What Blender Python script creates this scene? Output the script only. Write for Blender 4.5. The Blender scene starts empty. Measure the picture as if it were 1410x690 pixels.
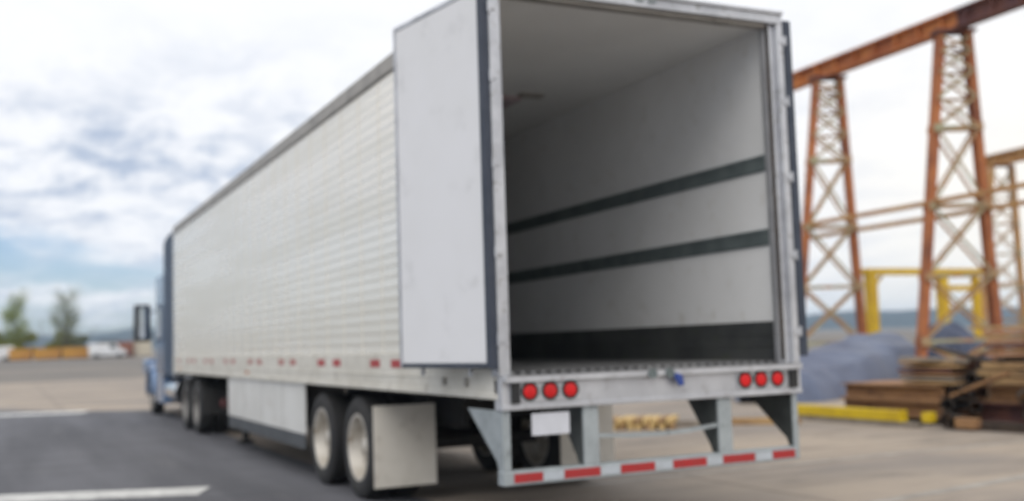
import bpy, bmesh, math, random
from mathutils import Vector, Matrix, noise
S = bpy.context.scene
COL = S.collection
R_ = math.radians
random.seed(7)

# ------------------------------------------------------------------ camera
cam_d = bpy.data.cameras.new('camera'); cam = bpy.data.objects.new('camera', cam_d); COL.objects.link(cam)
rt = Vector((0.90403615, -0.42631263, -0.03124392)); up = Vector((-0.00864833, -0.09131937, 0.9957841)); fw = Vector((0.42736852, 0.89995462, 0.0862429))
cam.matrix_world = Matrix(((rt.x, up.x, -fw.x, -3.08009), (rt.y, up.y, -fw.y, -6.71984), (rt.z, up.z, -fw.z, 1.4828), (0, 0, 0, 1)))
cam_d.sensor_width = 36; cam_d.lens = 37.37
cam_d.clip_start = 0.1; cam_d.clip_end = 6000
cam_d.dof.use_dof = True; cam_d.dof.focus_distance = 3.2; cam_d.dof.aperture_fstop = 1.45
S.camera = cam

# ------------------------------------------------------------------ world and sun
SUN_EL, SUN_AZ = R_(50), R_(215)          # clockwise from +Y
w = bpy.data.worlds.new('World'); S.world = w; w.use_nodes = True
nt = w.node_tree; nt.nodes.clear()
def N(t, **k):
    n = nt.nodes.new(t)
    for a, b in k.items(): setattr(n, a, b)
    return n
def M_(op, a, b=None, c=None):
    n = N('ShaderNodeMath', operation=op)
    for i, v in enumerate((a, b, c)):
        if v is None: continue
        if isinstance(v, (int, float)): n.inputs[i].default_value = v
        else: nt.links.new(v, n.inputs[i])
    return n.outputs[0]
def mixc(f, a, b):
    n = N('ShaderNodeMix', data_type='RGBA'); nt.links.new(f, n.inputs[0])
    for i, v in ((6, a), (7, b)):
        if isinstance(v, tuple): n.inputs[i].default_value = v
        else: nt.links.new(v, n.inputs[i])
    return n.outputs[2]
def sstep(x, a, b):
    n = N('ShaderNodeMapRange', interpolation_type='SMOOTHSTEP'); nt.links.new(x, n.inputs[0])
    n.inputs[1].default_value = a; n.inputs[2].default_value = b
    return n.outputs[0]
sky = N('ShaderNodeTexSky', sky_type='NISHITA'); sky.sun_disc = False
sky.sun_elevation = SUN_EL; sky.sun_rotation = SUN_AZ; sky.air_density = 1.0; sky.dust_density = 1.0
tc = N('ShaderNodeTexCoord'); sp = N('ShaderNodeSeparateXYZ'); nt.links.new(tc.outputs['Generated'], sp.inputs[0])
x, y, z = sp.outputs
zc = M_('MAXIMUM', z, 0.0)
dz = M_('ADD', zc, 0.16)
cv = N('ShaderNodeCombineXYZ'); nt.links.new(M_('DIVIDE', x, dz), cv.inputs[0]); nt.links.new(M_('DIVIDE', y, dz), cv.inputs[1])
def cloud(scale, detail, rough, dist, off):
    mp = N('ShaderNodeMapping'); nt.links.new(cv.outputs[0], mp.inputs[0]); mp.inputs['Location'].default_value = off
    mp.inputs['Scale'].default_value = (1.1, 0.85, 1)
    t = N('ShaderNodeTexNoise'); nt.links.new(mp.outputs[0], t.inputs['Vector'])
    t.inputs['Scale'].default_value = scale; t.inputs['Detail'].default_value = detail
    t.inputs['Roughness'].default_value = rough; t.inputs['Distortion'].default_value = dist
    return t.outputs['Fac']
cover = cloud(1.25, 8, .58, .15, (5.4, 2.2, 0)); shade = cloud(3.4, 10, .66, .3, (9.3, 4.1, 0))
az = M_('ARCTAN2', x, M_('MAXIMUM', y, 0.001))
gap = M_('MULTIPLY', M_('SUBTRACT', 1.0, sstep(az, 0.15, 0.75)), M_('SUBTRACT', 1.0, sstep(z, 0.11, 0.22)))   # clearer sky low over the left of the yard
cov = sstep(M_('SUBTRACT', M_('ADD', cover, 0.34), M_('MULTIPLY', gap, 0.375)), 0.37, 0.58)
gap2 = M_('MULTIPLY', M_('SUBTRACT', 1.0, sstep(az, 0.25, 0.95)), M_('SUBTRACT', 1.0, sstep(z, 0.17, 0.31)))
greyf = M_('MULTIPLY', sstep(shade, 0.40, 0.72), M_('ADD', 0.10, M_('MULTIPLY', gap2, 0.85)))
WH = (8.6, 8.7, 9.0, 1); GR = (4.2, 4.9, 6.2, 1)
leftf = M_('SUBTRACT', 1.0, sstep(az, 0.05, 0.55))
band = M_('MULTIPLY', M_('MULTIPLY', sstep(z, 0.11, 0.15), M_('SUBTRACT', 1.0, sstep(z, 0.17, 0.25))), leftf)     # a darker bank of cloud low on the left
greyf = M_('MINIMUM', M_('ADD', greyf, M_('MULTIPLY', M_('MULTIPLY', band, sstep(shade, .40, .74)), .75)), 1.0)
warm = mixc(M_('MULTIPLY', sstep(az, .55, .95), M_('SUBTRACT', 1.0, sstep(z, .10, .34))), WH, (9.6, 9.2, 8.5, 1))
ccol = mixc(greyf, warm, GR)
blue = N('ShaderNodeMix', data_type='RGBA', blend_type='MULTIPLY'); blue.inputs[0].default_value = 1.0
nt.links.new(sky.outputs[0], blue.inputs[6]); blue.inputs[7].default_value = (0.85, 0.92, 1.10, 1)
final = mixc(cov, blue.outputs[2], ccol)
bg = N('ShaderNodeBackground'); nt.links.new(final, bg.inputs[0]); bg.inputs[1].default_value = 0.1
out = N('ShaderNodeOutputWorld'); nt.links.new(bg.outputs[0], out.inputs[0])
sd = bpy.data.lights.new('sun', 'SUN'); sun = bpy.data.objects.new('sun', sd); COL.objects.link(sun)
sd.energy = 1.35; sd.angle = R_(48); sd.color = (1.0, .95, .88)
sdir = Vector((math.sin(SUN_AZ) * math.cos(SUN_EL), math.cos(SUN_AZ) * math.cos(SUN_EL), math.sin(SUN_EL)))
sun.rotation_euler = (-sdir).to_track_quat('-Z', 'Y').to_euler(); sun.location = sdir * 40
S.view_settings.view_transform = 'Standard'; S.view_settings.look = 'None'
S.view_settings.exposure = 0.27; S.view_settings.gamma = 1.0; S.view_settings.use_curve_mapping = False
S.cycles.max_bounces = 16; S.cycles.diffuse_bounces = 10; S.cycles.volume_bounces = 0

# ------------------------------------------------------------------ materials
MATS = {}
def mat(name, c1, c2=None, scale=3.0, rough=.6, metal=0.0, bump=0.0, bscale=None, stretch=(1, 1, 1), lo=.35, hi=.65, c3=None, s3=12., r2=None, coat=0.0, gen=False):
    """Principled material: two local colours mixed by noise, an optional third colour for dirt or wear, and noise bump."""
    m = bpy.data.materials.new(name); m.use_nodes = True; t = m.node_tree; b = t.nodes['Principled BSDF']
    b.inputs['Roughness'].default_value = rough; b.inputs['Metallic'].default_value = metal
    b.inputs['Coat Weight'].default_value = coat
    tc = t.nodes.new('ShaderNodeTexCoord'); mp = t.nodes.new('ShaderNodeMapping'); mp.inputs['Scale'].default_value = stretch
    if gen:
        ge = t.nodes.new('ShaderNodeNewGeometry'); t.links.new(ge.outputs['Position'], mp.inputs[0])
    else: t.links.new(tc.outputs['Object'], mp.inputs[0])
    def nz(sc, det=6, ro=.6):
        n = t.nodes.new('ShaderNodeTexNoise'); t.links.new(mp.outputs[0], n.inputs['Vector'])
        n.inputs['Scale'].default_value = sc; n.inputs['Detail'].default_value = det; n.inputs['Roughness'].default_value = ro
        return n.outputs['Fac']
    def rmp(f, a, b_):
        n = t.nodes.new('ShaderNodeMapRange'); n.interpolation_type = 'SMOOTHSTEP'; t.links.new(f, n.inputs[0])
        n.inputs[1].default_value = a; n.inputs[2].default_value = b_; return n.outputs[0]
    def mx(f, a, b_):
        n = t.nodes.new('ShaderNodeMix'); n.data_type = 'RGBA'; t.links.new(f, n.inputs[0])
        for i, v in ((6, a), (7, b_)):
            if isinstance(v, tuple): n.inputs[i].default_value = (*v, 1)
            else: t.links.new(v, n.inputs[i])
        return n.outputs[2]
    if c2 is None: c2 = tuple(v * .82 for v in c1)
    f1 = nz(scale); col = mx(rmp(f1, lo, hi), c1, c2)
    if c3: col = mx(rmp(nz(s3, 8, .7), .54, .72), col, c3)
    t.links.new(col, b.inputs['Base Color'])
    if r2 is not None:
        n = t.nodes.new('ShaderNodeMapRange'); t.links.new(f1, n.inputs[0]); n.inputs[1].default_value = .3; n.inputs[2].default_value = .7
        n.inputs[3].default_value = rough; n.inputs[4].default_value = r2; t.links.new(n.outputs[0], b.inputs['Roughness'])
    if bump:
        bp = t.nodes.new('ShaderNodeBump'); bp.inputs['Strength'].default_value = bump; bp.inputs['Distance'].default_value = .02
        t.links.new(nz(bscale or scale * 4, 6, .65), bp.inputs['Height']); t.links.new(bp.outputs[0], b.inputs['Normal'])
    MATS[name] = m; return m
mat('concrete', (.375, .310, .245), (.235, .205, .180), .22, .85, bump=.5, bscale=30, c3=(.185, .16, .135), s3=.55, gen=True, stretch=(.8, 1.5, 1))
mat('asphalt', (.118, .119, .134), (.070, .071, .082), .5, .75, bump=.6, bscale=60, c3=(.12, .12, .128), s3=.9, gen=True, stretch=(2.2, .22, 1))
mat('line_paint', (.62, .62, .60), (.42, .42, .41), 4, .7, c3=(.2, .2, .2), s3=7, gen=True, bump=.2)
mat('worn_paint', (.38, .35, .31), (.26, .235, .205), 3, .8, c3=(.24, .21, .18), s3=5, gen=True)
mat('far_dirt', (.20, .175, .150), (.13, .12, .11), .06, .95, gen=True)
mat('hill_forest', (.018, .036, .05), (.03, .05, .06), .02, .95, gen=True)
mat('white_panel', (.72, .73, .74), (.66, .67, .68), 1.1, .33, metal=.12, bump=.03, bscale=2, c3=(.60, .58, .53), s3=2.3)
mat('ribbed_side', (.87, .83, .75), (.79, .755, .67), .8, .20, metal=.34, bump=.11, bscale=1.1, c3=(.78, .73, .63), s3=1.2, r2=.36, stretch=(1, .16, 2.6))
mat('rail_white', (.70, .675, .61), (.60, .57, .50), 2.2, .5, metal=.1, c3=(.36, .32, .27), s3=6, bump=.05)
mat('rail_grey', (.38, .355, .32), (.30, .28, .255), 2, .5, metal=.4, c3=(.15, .14, .12), s3=5)
mat('liner', (.84, .845, .85), (.78, .785, .785), .9, .42, c3=(.70, .69, .66), s3=4, bump=.04, bscale=3)
mat('ceiling_liner', (.86, .86, .84), (.80, .80, .78), .8, .5)
mat('door_inner', (.76, .76, .78), (.73, .73, .74), .9, .42, c3=(.64, .64, .65), s3=3, bump=.03, bscale=2)
mat('stainless', (.60, .61, .64), (.46, .47, .50), 3, .36, metal=.65, c3=(.28, .27, .26), s3=14, bump=.08, r2=.5)
mat('stainless_sill', (.62, .63, .66), (.50, .51, .54), 2.5, .38, metal=.5, c3=(.34, .33, .33), s3=10, bump=.06)
mat('galvanised', (.42, .46, .475), (.345, .38, .395), 5, .5, metal=.35, c3=(.20, .22, .22), s3=12, bump=.06)
mat('brace_shaded', (.10, .11, .105), (.065, .07, .068), 4, .6, metal=.3)  # guard plates seen from inside, their shade put into the base colour
mat('gasket', (.030, .040, .062), (.045, .055, .08), 4, .55)
mat('track_steel', (.23, .275, .28), (.17, .205, .21), 4, .4, metal=.5)
mat('kick_plate', (.11, .115, .115), (.075, .08, .082), 2, .42, metal=.4, c3=(.10, .12, .08), s3=6)
mat('floor_metal', (.34, .34, .34), (.20, .20, .205), 2, .5, metal=.5)
mat('black_rubber', (.018, .018, .020), (.028, .027, .026), 5, .8, bump=.15)
mat('grey_rubber', (.075, .082, .09), (.055, .06, .066), 3, .7)
mat('chassis', (.016, .016, .017), (.032, .030, .028), 4, .75, c3=(.06, .05, .04), s3=9)
mat('wheel_paint', (.60, .57, .52), (.46, .42, .36), 4, .45, metal=.15, c3=(.26, .20, .14), s3=9)
mat('mud_flap', (.70, .665, .60), (.61, .575, .51), 2, .6, c3=(.33, .30, .26), s3=4)
mat('skirt_white', (.70, .70, .68), (.62, .615, .59), 1.2, .4, c3=(.50, .47, .42), s3=3)
mat('red_lens', (.74, .003, .006), (.58, .002, .004), 14, .45)
mat('red_tape', (.42, .022, .025), (.36, .03, .03), 14, .4)
mat('faded_red', (.40, .10, .09), (.42, .20, .17), 10, .5)
mat('white_tape', (.47, .51, .55), (.42, .45, .48), 12, .4)
mat('amber_lens', (.55, .16, .02), None, 8, .2)
mat('blue_plastic', (.03, .07, .30), None, 8, .4)
mat('plate_white', (.66, .67, .72), (.60, .61, .65), 6, .4)
mat('lamp_pink', (.50, .40, .42), None, 6, .4)
mat('red_paint', (.16, .015, .015), None, 6, .4)
mat('cab_blue', (.06, .13, .27), (.05, .11, .23), 2, .25, metal=.35, coat=.6)
mat('cab_light_blue', (.15, .25, .42), (.12, .20, .35), 2, .3, metal=.3, coat=.5)
mat('fairing_navy', (.035, .065, .115), (.025, .05, .09), 2, .6)
mat('rim_dull', (.26, .25, .24), (.18, .17, .16), 4, .6, c3=(.10, .09, .08), s3=9)
mat('chrome', (.75, .76, .78), None, 3, .12, metal=1)
mat('dark_glass', (.02, .025, .03), None, 3, .06, coat=.5)
mat('mirror_glass', (.85, .87, .88), None, 3, .02, metal=1)
mat('black_plastic', (.02, .021, .024), None, 6, .5)
mat('headlamp', (.8, .8, .8), None, 6, .1, coat=.5)
mat('rust_orange', (.43, .155, .055), (.25, .080, .036), 1.3, .85, c3=(.11, .05, .035), s3=2.5, bump=.3)
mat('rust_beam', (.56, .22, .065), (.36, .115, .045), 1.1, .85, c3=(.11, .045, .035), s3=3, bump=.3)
mat('rust_dark', (.10, .045, .050), (.19, .075, .05), 1.4, .85, c3=(.05, .03, .035), s3=4, bump=.3)
mat('rust_green', (.34, .34, .22), (.38, .21, .10), 2.6, .85, c3=(.16, .20, .15), s3=6, bump=.2)
mat('rust_tan', (.46, .27, .10), (.38, .19, .075), 2, .85, c3=(.20, .12, .06), s3=5, bump=.2)
mat('yellow_paint', (.66, .44, .015), (.58, .36, .012), 2, .5, c3=(.30, .18, .04), s3=6)
mat('yellow_bright', (.66, .48, .01), (.55, .38, .012), 3, .5, c3=(.30, .22, .05), s3=9)
mat('tarp', (.115, .142, .215), (.070, .088, .145), .8, .42, bump=.10, bscale=2)
mat('tarp_dark', (.05, .065, .115), (.04, .05, .09), .8, .5, bump=.1, bscale=2)
mat('rust_brown', (.33, .185, .085), (.22, .115, .058), 4, .9, c3=(.06, .035, .025), s3=8, bump=.4, stretch=(1, .4, 1))
mat('timber_tan', (.42, .275, .13), (.31, .19, .09), 4, .9, c3=(.10, .065, .04), s3=9, bump=.4, stretch=(1, .25, 1))
mat('timber_pink', (.44, .25, .15), (.34, .18, .10), 4, .9, c3=(.13, .07, .045), s3=9, bump=.3, stretch=(1, .25, 1))
mat('timber_dark', (.055, .038, .027), (.03, .022, .018), 4, .9, bump=.4)
mat('timber_yellow', (.66, .50, .24), (.58, .40, .16), 5, .85, c3=(.34, .18, .05), s3=9)
mat('timber_grey', (.27, .24, .20), (.20, .17, .14), 4, .9, c3=(.12, .10, .08), s3=8, bump=.3)
mat('leaf_spring', (.26, .31, .07), (.19, .24, .05), 1, .75)
mat('leaf_grey', (.22, .25, .13), (.17, .19, .11), 1, .75)
mat('leaf_bush', (.26, .27, .012), (.17, .19, .010), 1, .75)
mat('bark', (.09, .075, .06), (.06, .05, .04), 6, .9, bump=.4)
mat('orange_paint', (.52, .27, .03), (.44, .21, .03), .5, .6, c3=(.32, .14, .03), s3=1.5)
mat('van_white', (.75, .76, .78), None, 2, .3, coat=.4)
mat('brick_red', (.23, .085, .05), (.17, .07, .045), 1, .8)
mat('pole_grey', (.25, .26, .27), None, 3, .5, metal=.4)
mat('cream_paint', (.55, .50, .40), (.48, .43, .34), 1, .7)

def add_joints(mname, px, py, wd, col, ox=0.0, oy=0.0):
    """slab joints across a ground material: a thin band at each multiple of px / py metres"""
    m = MATS[mname]; t = m.node_tree; b = t.nodes['Principled BSDF']; src = b.inputs['Base Color'].links[0].from_socket
    ge = t.nodes.new('ShaderNodeNewGeometry'); se = t.nodes.new('ShaderNodeSeparateXYZ')
    n = t.nodes.new('ShaderNodeTexNoise'); n.inputs['Scale'].default_value = .6; n.inputs['Detail'].default_value = 5; t.links.new(ge.outputs['Position'], n.inputs['Vector'])
    t.links.new(ge.outputs['Position'], se.inputs[0])
    def mt(op, a, b_):
        k = t.nodes.new('ShaderNodeMath'); k.operation = op
        for i, v in enumerate((a, b_)):
            if isinstance(v, (int, float)): k.inputs[i].default_value = v
            else: t.links.new(v, k.inputs[i])
        return k.outputs[0]
    wob = mt('MULTIPLY', mt('SUBTRACT', n.outputs['Fac'], .5), .10)
    fs = []
    for sock, p, o in ((se.outputs[0], px, ox), (se.outputs[1], py, oy)):
        v = mt('ADD', mt('ADD', sock, o), wob); d = mt('ABSOLUTE', mt('SUBTRACT', mt('PINGPONG', v, p / 2), 0.0), 0.0)
        fs.append(mt('LESS_THAN', d, wd))
    f = mt('MULTIPLY', mt('MAXIMUM', fs[0], fs[1]), .75)
    x = t.nodes.new('ShaderNodeMix'); x.data_type = 'RGBA'; t.links.new(f, x.inputs[0]); t.links.new(src, x.inputs[6]); x.inputs[7].default_value = (*col, 1)
    # dark drips and tyre scuffs
    n2 = t.nodes.new('ShaderNodeTexNoise'); mp = t.nodes.new('ShaderNodeMapping'); mp.inputs['Scale'].default_value = (.35, 1.7, 1); mp.inputs['Rotation'].default_value = (0, 0, .35)
    t.links.new(ge.outputs['Position'], mp.inputs[0]); t.links.new(mp.outputs[0], n2.inputs['Vector']); n2.inputs['Scale'].default_value = .9; n2.inputs['Detail'].default_value = 9; n2.inputs['Roughness'].default_value = .7
    r2 = t.nodes.new('ShaderNodeMapRange'); t.links.new(n2.outputs['Fac'], r2.inputs[0]); r2.inputs[1].default_value = .5; r2.inputs[2].default_value = .75; r2.inputs[3].default_value = 1.0; r2.inputs[4].default_value = .55
    y_ = t.nodes.new('ShaderNodeMix'); y_.data_type = 'RGBA'; y_.blend_type = 'MULTIPLY'; y_.inputs[0].default_value = 1; t.links.new(x.outputs[2], y_.inputs[6]); t.links.new(r2.outputs[0], y_.inputs[7])
    t.links.new(y_.outputs[2], b.inputs['Base Color'])
add_joints('concrete', 5.2, 4.6, .022, (.13, .11, .09), 1.7, 1.1)
add_joints('asphalt', 400, 300, .001, (.04, .04, .04), 60, 60)

# ------------------------------------------------------------------ mesh helpers
class MB:
    def __init__(s): s.bm = bmesh.new()
    def box(s, x0, x1, y0, y1, z0, z1, rot=None):
        vs = [s.bm.verts.new(((x0, x1)[i & 1], (y0, y1)[i >> 1 & 1], (z0, z1)[i >> 2])) for i in range(8)]
        for f in ((0, 2, 3, 1), (4, 5, 7, 6), (0, 1, 5, 4), (2, 6, 7, 3), (0, 4, 6, 2), (1, 3, 7, 5)): s.bm.faces.new([vs[i] for i in f])
        if rot: bmesh.ops.transform(s.bm, matrix=rot, verts=vs)
        return s
    def bar(s, a, b, w, h=None, upv=(0, 0, 1)):
        """rectangular bar from a to b"""
        a, b = Vector(a), Vector(b); h = h or w; d = (b - a).normalized(); u = Vector(upv)
        if abs(d.dot(u)) > .98: u = Vector((0, 1, 0))
        r = d.cross(u).normalized(); u = r.cross(d).normalized(); vs = []
        for p in (a, b):
            for i, j in ((-1, -1), (1, -1), (1, 1), (-1, 1)): vs.append(s.bm.verts.new(p + r * i * w / 2 + u * j * h / 2))
        for f in ((3, 2, 1, 0), (4, 5, 6, 7), (0, 1, 5, 4), (1, 2, 6, 5), (2, 3, 7, 6), (3, 0, 4, 7)): s.bm.faces.new([vs[i] for i in f])
        return s
    def tube(s, pts, rad, n=10, cap=True):
        pts = [Vector(p) for p in pts]; rings = []
        rr = rad if isinstance(rad, (list, tuple)) else [rad] * len(pts)
        for i, p in enumerate(pts):
            d = (pts[min(i + 1, len(pts) - 1)] - pts[max(i - 1, 0)]).normalized()
            u = Vector((0, 0, 1)) if abs(d.z) < .9 else Vector((1, 0, 0))
            a = d.cross(u).normalized(); b = d.cross(a)
            rings.append([s.bm.verts.new(p + (a * math.cos(2 * math.pi * k / n) + b * math.sin(2 * math.pi * k / n)) * rr[i]) for k in range(n)])
        for i in range(len(rings) - 1):
            for k in range(n): s.bm.faces.new((rings[i][k], rings[i][(k + 1) % n], rings[i + 1][(k + 1) % n], rings[i + 1][k]))
        if cap: s.bm.faces.new(rings[0][::-1]); s.bm.faces.new(rings[-1])
        return s
    def prism(s, poly, axis, a, b):
        """poly: 2D points in the other two axes (in order), extruded on axis from a to b"""
        def P(p, t): return {'x': (t, p[0], p[1]), 'y': (p[0], t, p[1]), 'z': (p[0], p[1], t)}[axis]
        v0 = [s.bm.verts.new(P(p, a)) for p in poly]; v1 = [s.bm.verts.new(P(p, b)) for p in poly]; n = len(poly)
        s.bm.faces.new(v0); s.bm.faces.new(v1[::-1])
        for i in range(n): s.bm.faces.new((v0[i], v1[i], v1[(i + 1) % n], v0[(i + 1) % n]))
        return s
    def lathe(s, prof, origin, axis='x', n=40):
        """prof: (distance along axis, radius)"""
        o = Vector(origin); rings = []
        for (t, r) in prof:
            ring = []
            for k in range(n):
                c, q = math.cos(2 * math.pi * k / n) * r, math.sin(2 * math.pi * k / n) * r
                ring.append(s.bm.verts.new(o + Vector({'x': (t, c, q), 'y': (c, t, q), 'z': (c, q, t)}[axis])))
            rings.append(ring)
        for i in range(len(rings) - 1):
            for k in range(n): s.bm.faces.new((rings[i][k], rings[i][(k + 1) % n], rings[i + 1][(k + 1) % n], rings[i + 1][k]))
        return s
    def build(s, name, m, parent=None, bevel=0.0, smooth=False, seg=2, loc=None):
        bmesh.ops.recalc_face_normals(s.bm, faces=s.bm.faces)
        me = bpy.data.meshes.new(name); s.bm.to_mesh(me); s.bm.free()
        me.materials.append(MATS[m]); o = bpy.data.objects.new(name, me); COL.objects.link(o)
        if smooth:
            for p in me.polygons: p.use_smooth = True
            if hasattr(me, 'set_sharp_from_angle'): me.set_sharp_from_angle(angle=R_(35))
        if bevel:
            b = o.modifiers.new('bevel', 'BEVEL'); b.width = bevel; b.segments = seg; b.limit_method = 'ANGLE'
        if parent: o.parent = parent
        if loc: o.location = loc
        return o
def tag(o, label=None, cat=None, group=None, kind=None):
    for k, v in (('label', label), ('category', cat), ('group', group), ('kind', kind)):
        if v: o[k] = v
    return o
def thing(name, label, cat, loc=(0, 0, 0), rz=0, group=None):
    o = bpy.data.objects.new(name, None); COL.objects.link(o); o.empty_display_size = .3
    o.location = loc; o.rotation_euler = (0, 0, rz); return tag(o, label, cat, group)
def dup(o, parent=None):
    c = o.copy(); COL.objects.link(c); c.parent = parent
    for ch in list(o.children): dup(ch, c)
    return c
def struct(o): return tag(o, kind='structure')

# ------------------------------------------------------------------ ground, asphalt, painted lines, far land
g = MB(); g.box(-900, 1200, -400, 1500, -.4, 0); struct(g.build('ground', 'concrete'))
a = MB(); a.prism([(-60, -30), (.66, -30), (.60, 2), (.46, 5), (.46, 12), (.60, 22.0), (.3, 22.9), (-1.2, 24.6), (-3.4, 27.5), (-10, 31), (-60, 34)], 'z', .001, .005)
struct(a.build('asphalt', 'asphalt'))
def line(name, pts, m, wd, z0=.007):
    b = MB(); n = 14; a_, b_ = Vector((*pts[0], 0)), Vector((*pts[1], 0)); d = (b_ - a_).normalized(); r = Vector((-d.y, d.x, 0)) * wd / 2
    b.prism([(p.x, p.y) for p in (a_ - r, b_ - r, b_ + r, a_ + r)], 'z', z0 - .002, z0 + .002)
    return struct(b.build(name, m))
line('painted_line', ((-9.0, 8.2), (-1.17, 5.18)), 'line_paint', .62)
line('painted_line', ((-16.0, 27.9), (-1.2, 23.9)), 'line_paint', 1.1)
line('painted_line', ((2.6, .25), (16, 2.35)), 'worn_paint', .16, .003)
line('painted_line', ((2.2, 3.0), (9.0, 3.1)), 'worn_paint', .10, .003)
line('painted_line', ((-16.0, 33.2), (-2.8, 30.0)), 'worn_paint', .5, .003)
# far yard rises gently beyond the apron
b = MB(); nx, ny = 40, 10
ys = [62, 75, 90, 105, 118, 130, 150, 200, 320, 560, 900]; zs = [-.01, .05, .28, .65, .98, 1.1, 1.15, 1.2, 1.4, 3, 6]
xs = [-500 + 40 * i for i in range(30)]
gv = [[b.bm.verts.new((X, Y, Z + (noise.noise(Vector((X * .03, Y * .03, 0))) * .12 if Z > .1 else 0))) for X in xs] for Y, Z in zip(ys, zs)]
for i in range(len(ys) - 1):
    for j in range(len(xs) - 1): b.bm.faces.new((gv[i][j], gv[i][j + 1], gv[i + 1][j + 1], gv[i + 1][j]))
struct(b.build('far_yard', 'far_dirt', smooth=True))
# wooded hills on the horizon
b = MB(); n = 220; rows = []
for k, (rad, hf) in enumerate(((950, 0), (1000, .55), (1060, .9), (1120, 1.0), (1300, .5), (1500, 0))):
    row = []
    for i in range(n):
        A = R_(-70 + 190 * i / (n - 1)); h = 20 + 7 * noise.noise(Vector((A * 3, 1.3, 0))) + 5 * noise.noise(Vector((A * 14, 4, k * .4))) + 1.6 * noise.noise(Vector((A * 90, 7, k)))
        if A > .9: h -= 4
        row.append(b.bm.verts.new((rad * math.sin(A), rad * math.cos(A), max(-.2, h * hf))))
    rows.append(row)
for i in range(len(rows) - 1):
    for j in range(n - 1): b.bm.faces.new((rows[i][j], rows[i][j + 1], rows[i + 1][j + 1], rows[i + 1][j]))
struct(b.build('hills', 'hill_forest', smooth=True))

# ------------------------------------------------------------------ semi trailer
W, L = 2.59, 16.15
T = thing('semi_trailer', 'long white ribbed box trailer with both rear doors swung open and empty interior', 'trailer')
def ribbed(x, sgn):
    """corrugated side sheet: sections along z, thin"""
    b = MB(); z, prof = 1.42, []
    pitch = .098; dep = .0018
    while z < 3.90:
        prof += [(x, z), (x, z + .030), (x - sgn * dep, z + .042), (x - sgn * dep, z + .086)]
        z += pitch
    prof = [(px, min(pz, 3.93)) for px, pz in prof]
    Ys = [0.10 + i * (L - .12) / 14 for i in range(15)]
    rows = [[b.bm.verts.new((px, Y, pz)) for px, pz in prof] for Y in Ys]
    for i in range(14):
        for k in range(len(prof) - 1): b.bm.faces.new((rows[i][k], rows[i + 1][k], rows[i + 1][k + 1], rows[i][k + 1]))
    return b
for sx, x0 in ((1, 0.0), (-1, W)):
    # the sheet and its solid core
    ws = ribbed(x0, -sx).build('side_wall', 'ribbed_side', T)
    b = MB(); b.box(*sorted((x0 + sx * .014, x0 + sx * .062)), .10, L - .02, 1.30, 3.95); b.build('wall_core', 'chassis', ws)
    b = MB()
    for i in range(1, 26): b.box(*sorted((x0 - sx * .0045, x0 + sx * .012)), .1 + i * .6175 - .009, .1 + i * .6175 + .009, 1.421, 3.93)
    b.build('seam', 'ribbed_side', ws)
    b = MB(); b.box(*sorted((x0 - sx * .014, x0 + sx * .06)), .08, L, 3.935, 4.092); b.box(*sorted((x0 - sx * .020, x0 - sx * .013)), .08, L, 3.95, 3.975); b.build('top_rail', 'rail_grey', T, .004)
    b = MB(); b.box(*sorted((x0 - sx * .012, x0 + sx * .05)), .05, L, 1.09, 1.42); b.box(*sorted((x0 - sx * .02, x0 - sx * .011)), .05, L, 1.09, 1.13); b.box(*sorted((x0 - sx * .018, x0 - sx * .011)), .05, L, 1.225, 1.24)
    rl = b.build('bottom_rail', 'rail_white', T, .003)
    k = 0
    while True:
        Y = 2.14 + 1.88 * (k // 2) + .60 * (k % 2); k += 1
        if Y > 15.6: break
        b = MB(); b.box(*sorted((x0 - sx * .0125, x0 - sx * .0145)), Y - .11, Y + .17, 1.295, 1.365)
        b.build('reflective_tape', 'red_tape' if Y < 5 else 'faded_red', rl)
    for Y in (8.6, 15.2):
        b = MB(); b.box(*sorted((x0 - sx * .012, x0 - sx * .035)), Y - .05, Y + .05, 1.16, 1.20); b.build('marker_lamp', 'amber_lens', rl, .006)
    # small brackets under the open door
    for Y in (.58, 1.02): MB().box(*sorted((x0 - sx * .012, x0 - sx * .035)), Y - .018, Y + .018, 1.17, 1.235).build('door_holdback', 'rail_grey', rl, .004)
b = MB(); b.box(.04, W - .04, .08, L, 4.06, 4.10); b.build('roof', 'white_panel', T, .006)
b = MB(); b.box(.0, W, L + .001, L + .06, 1.0, 4.09); b.build('front_wall', 'white_panel', T, .01)
# interior
b = MB(); b.box(.085, W - .085, .12, L - .1, 4.005, 4.05); b.build('ceiling', 'ceiling_liner', T)
for sx, x0 in ((1, 0.0), (-1, W)):
    b = MB(); b.box(*sorted((x0 + sx * .065, x0 + sx * .085)), .12, L - .1, 1.26, 4.02); wl = b.build('wall_liner', 'liner', T)
    for zc_ in (2.885, 2.275):
        b = MB(); b.box(*sorted((x0 + sx * .086, x0 + sx * .096)), .15, L - .2, zc_ - .068, zc_ + .068)
        for dzz in (-.05, .05): b.box(*sorted((x0 + sx * .0965, x0 + sx * .101)), .15, L - .2, zc_ + dzz - .012, zc_ + dzz + .012)
        b.build('cargo_track', 'track_steel', wl, .002)
    b = MB(); b.box(*sorted((x0 + sx * .086, x0 + sx * .104)), .15, L - .2, 1.27, 1.59)
    for zz in (1.38, 1.48): b.box(*sorted((x0 + sx * .1045, x0 + sx * .108)), .15, L - .2, zz, zz + .012)
    b.build('kick_plate', 'kick_plate', wl, .003)
b = MB(); b.box(.087, W - .087, L - .14, L - .12, 1.26, 4.0); b.build('front_bulkhead', 'liner', T)
b = MB(); b.box(.06, W - .06, .02, L - .1, 1.17, 1.255)
for i in range(30): b.box(.12 + i * .081, .15 + i * .081, .10, L - .2, 1.256, 1.275)
b.build('floor', 'floor_metal', T)
b = MB()
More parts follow.
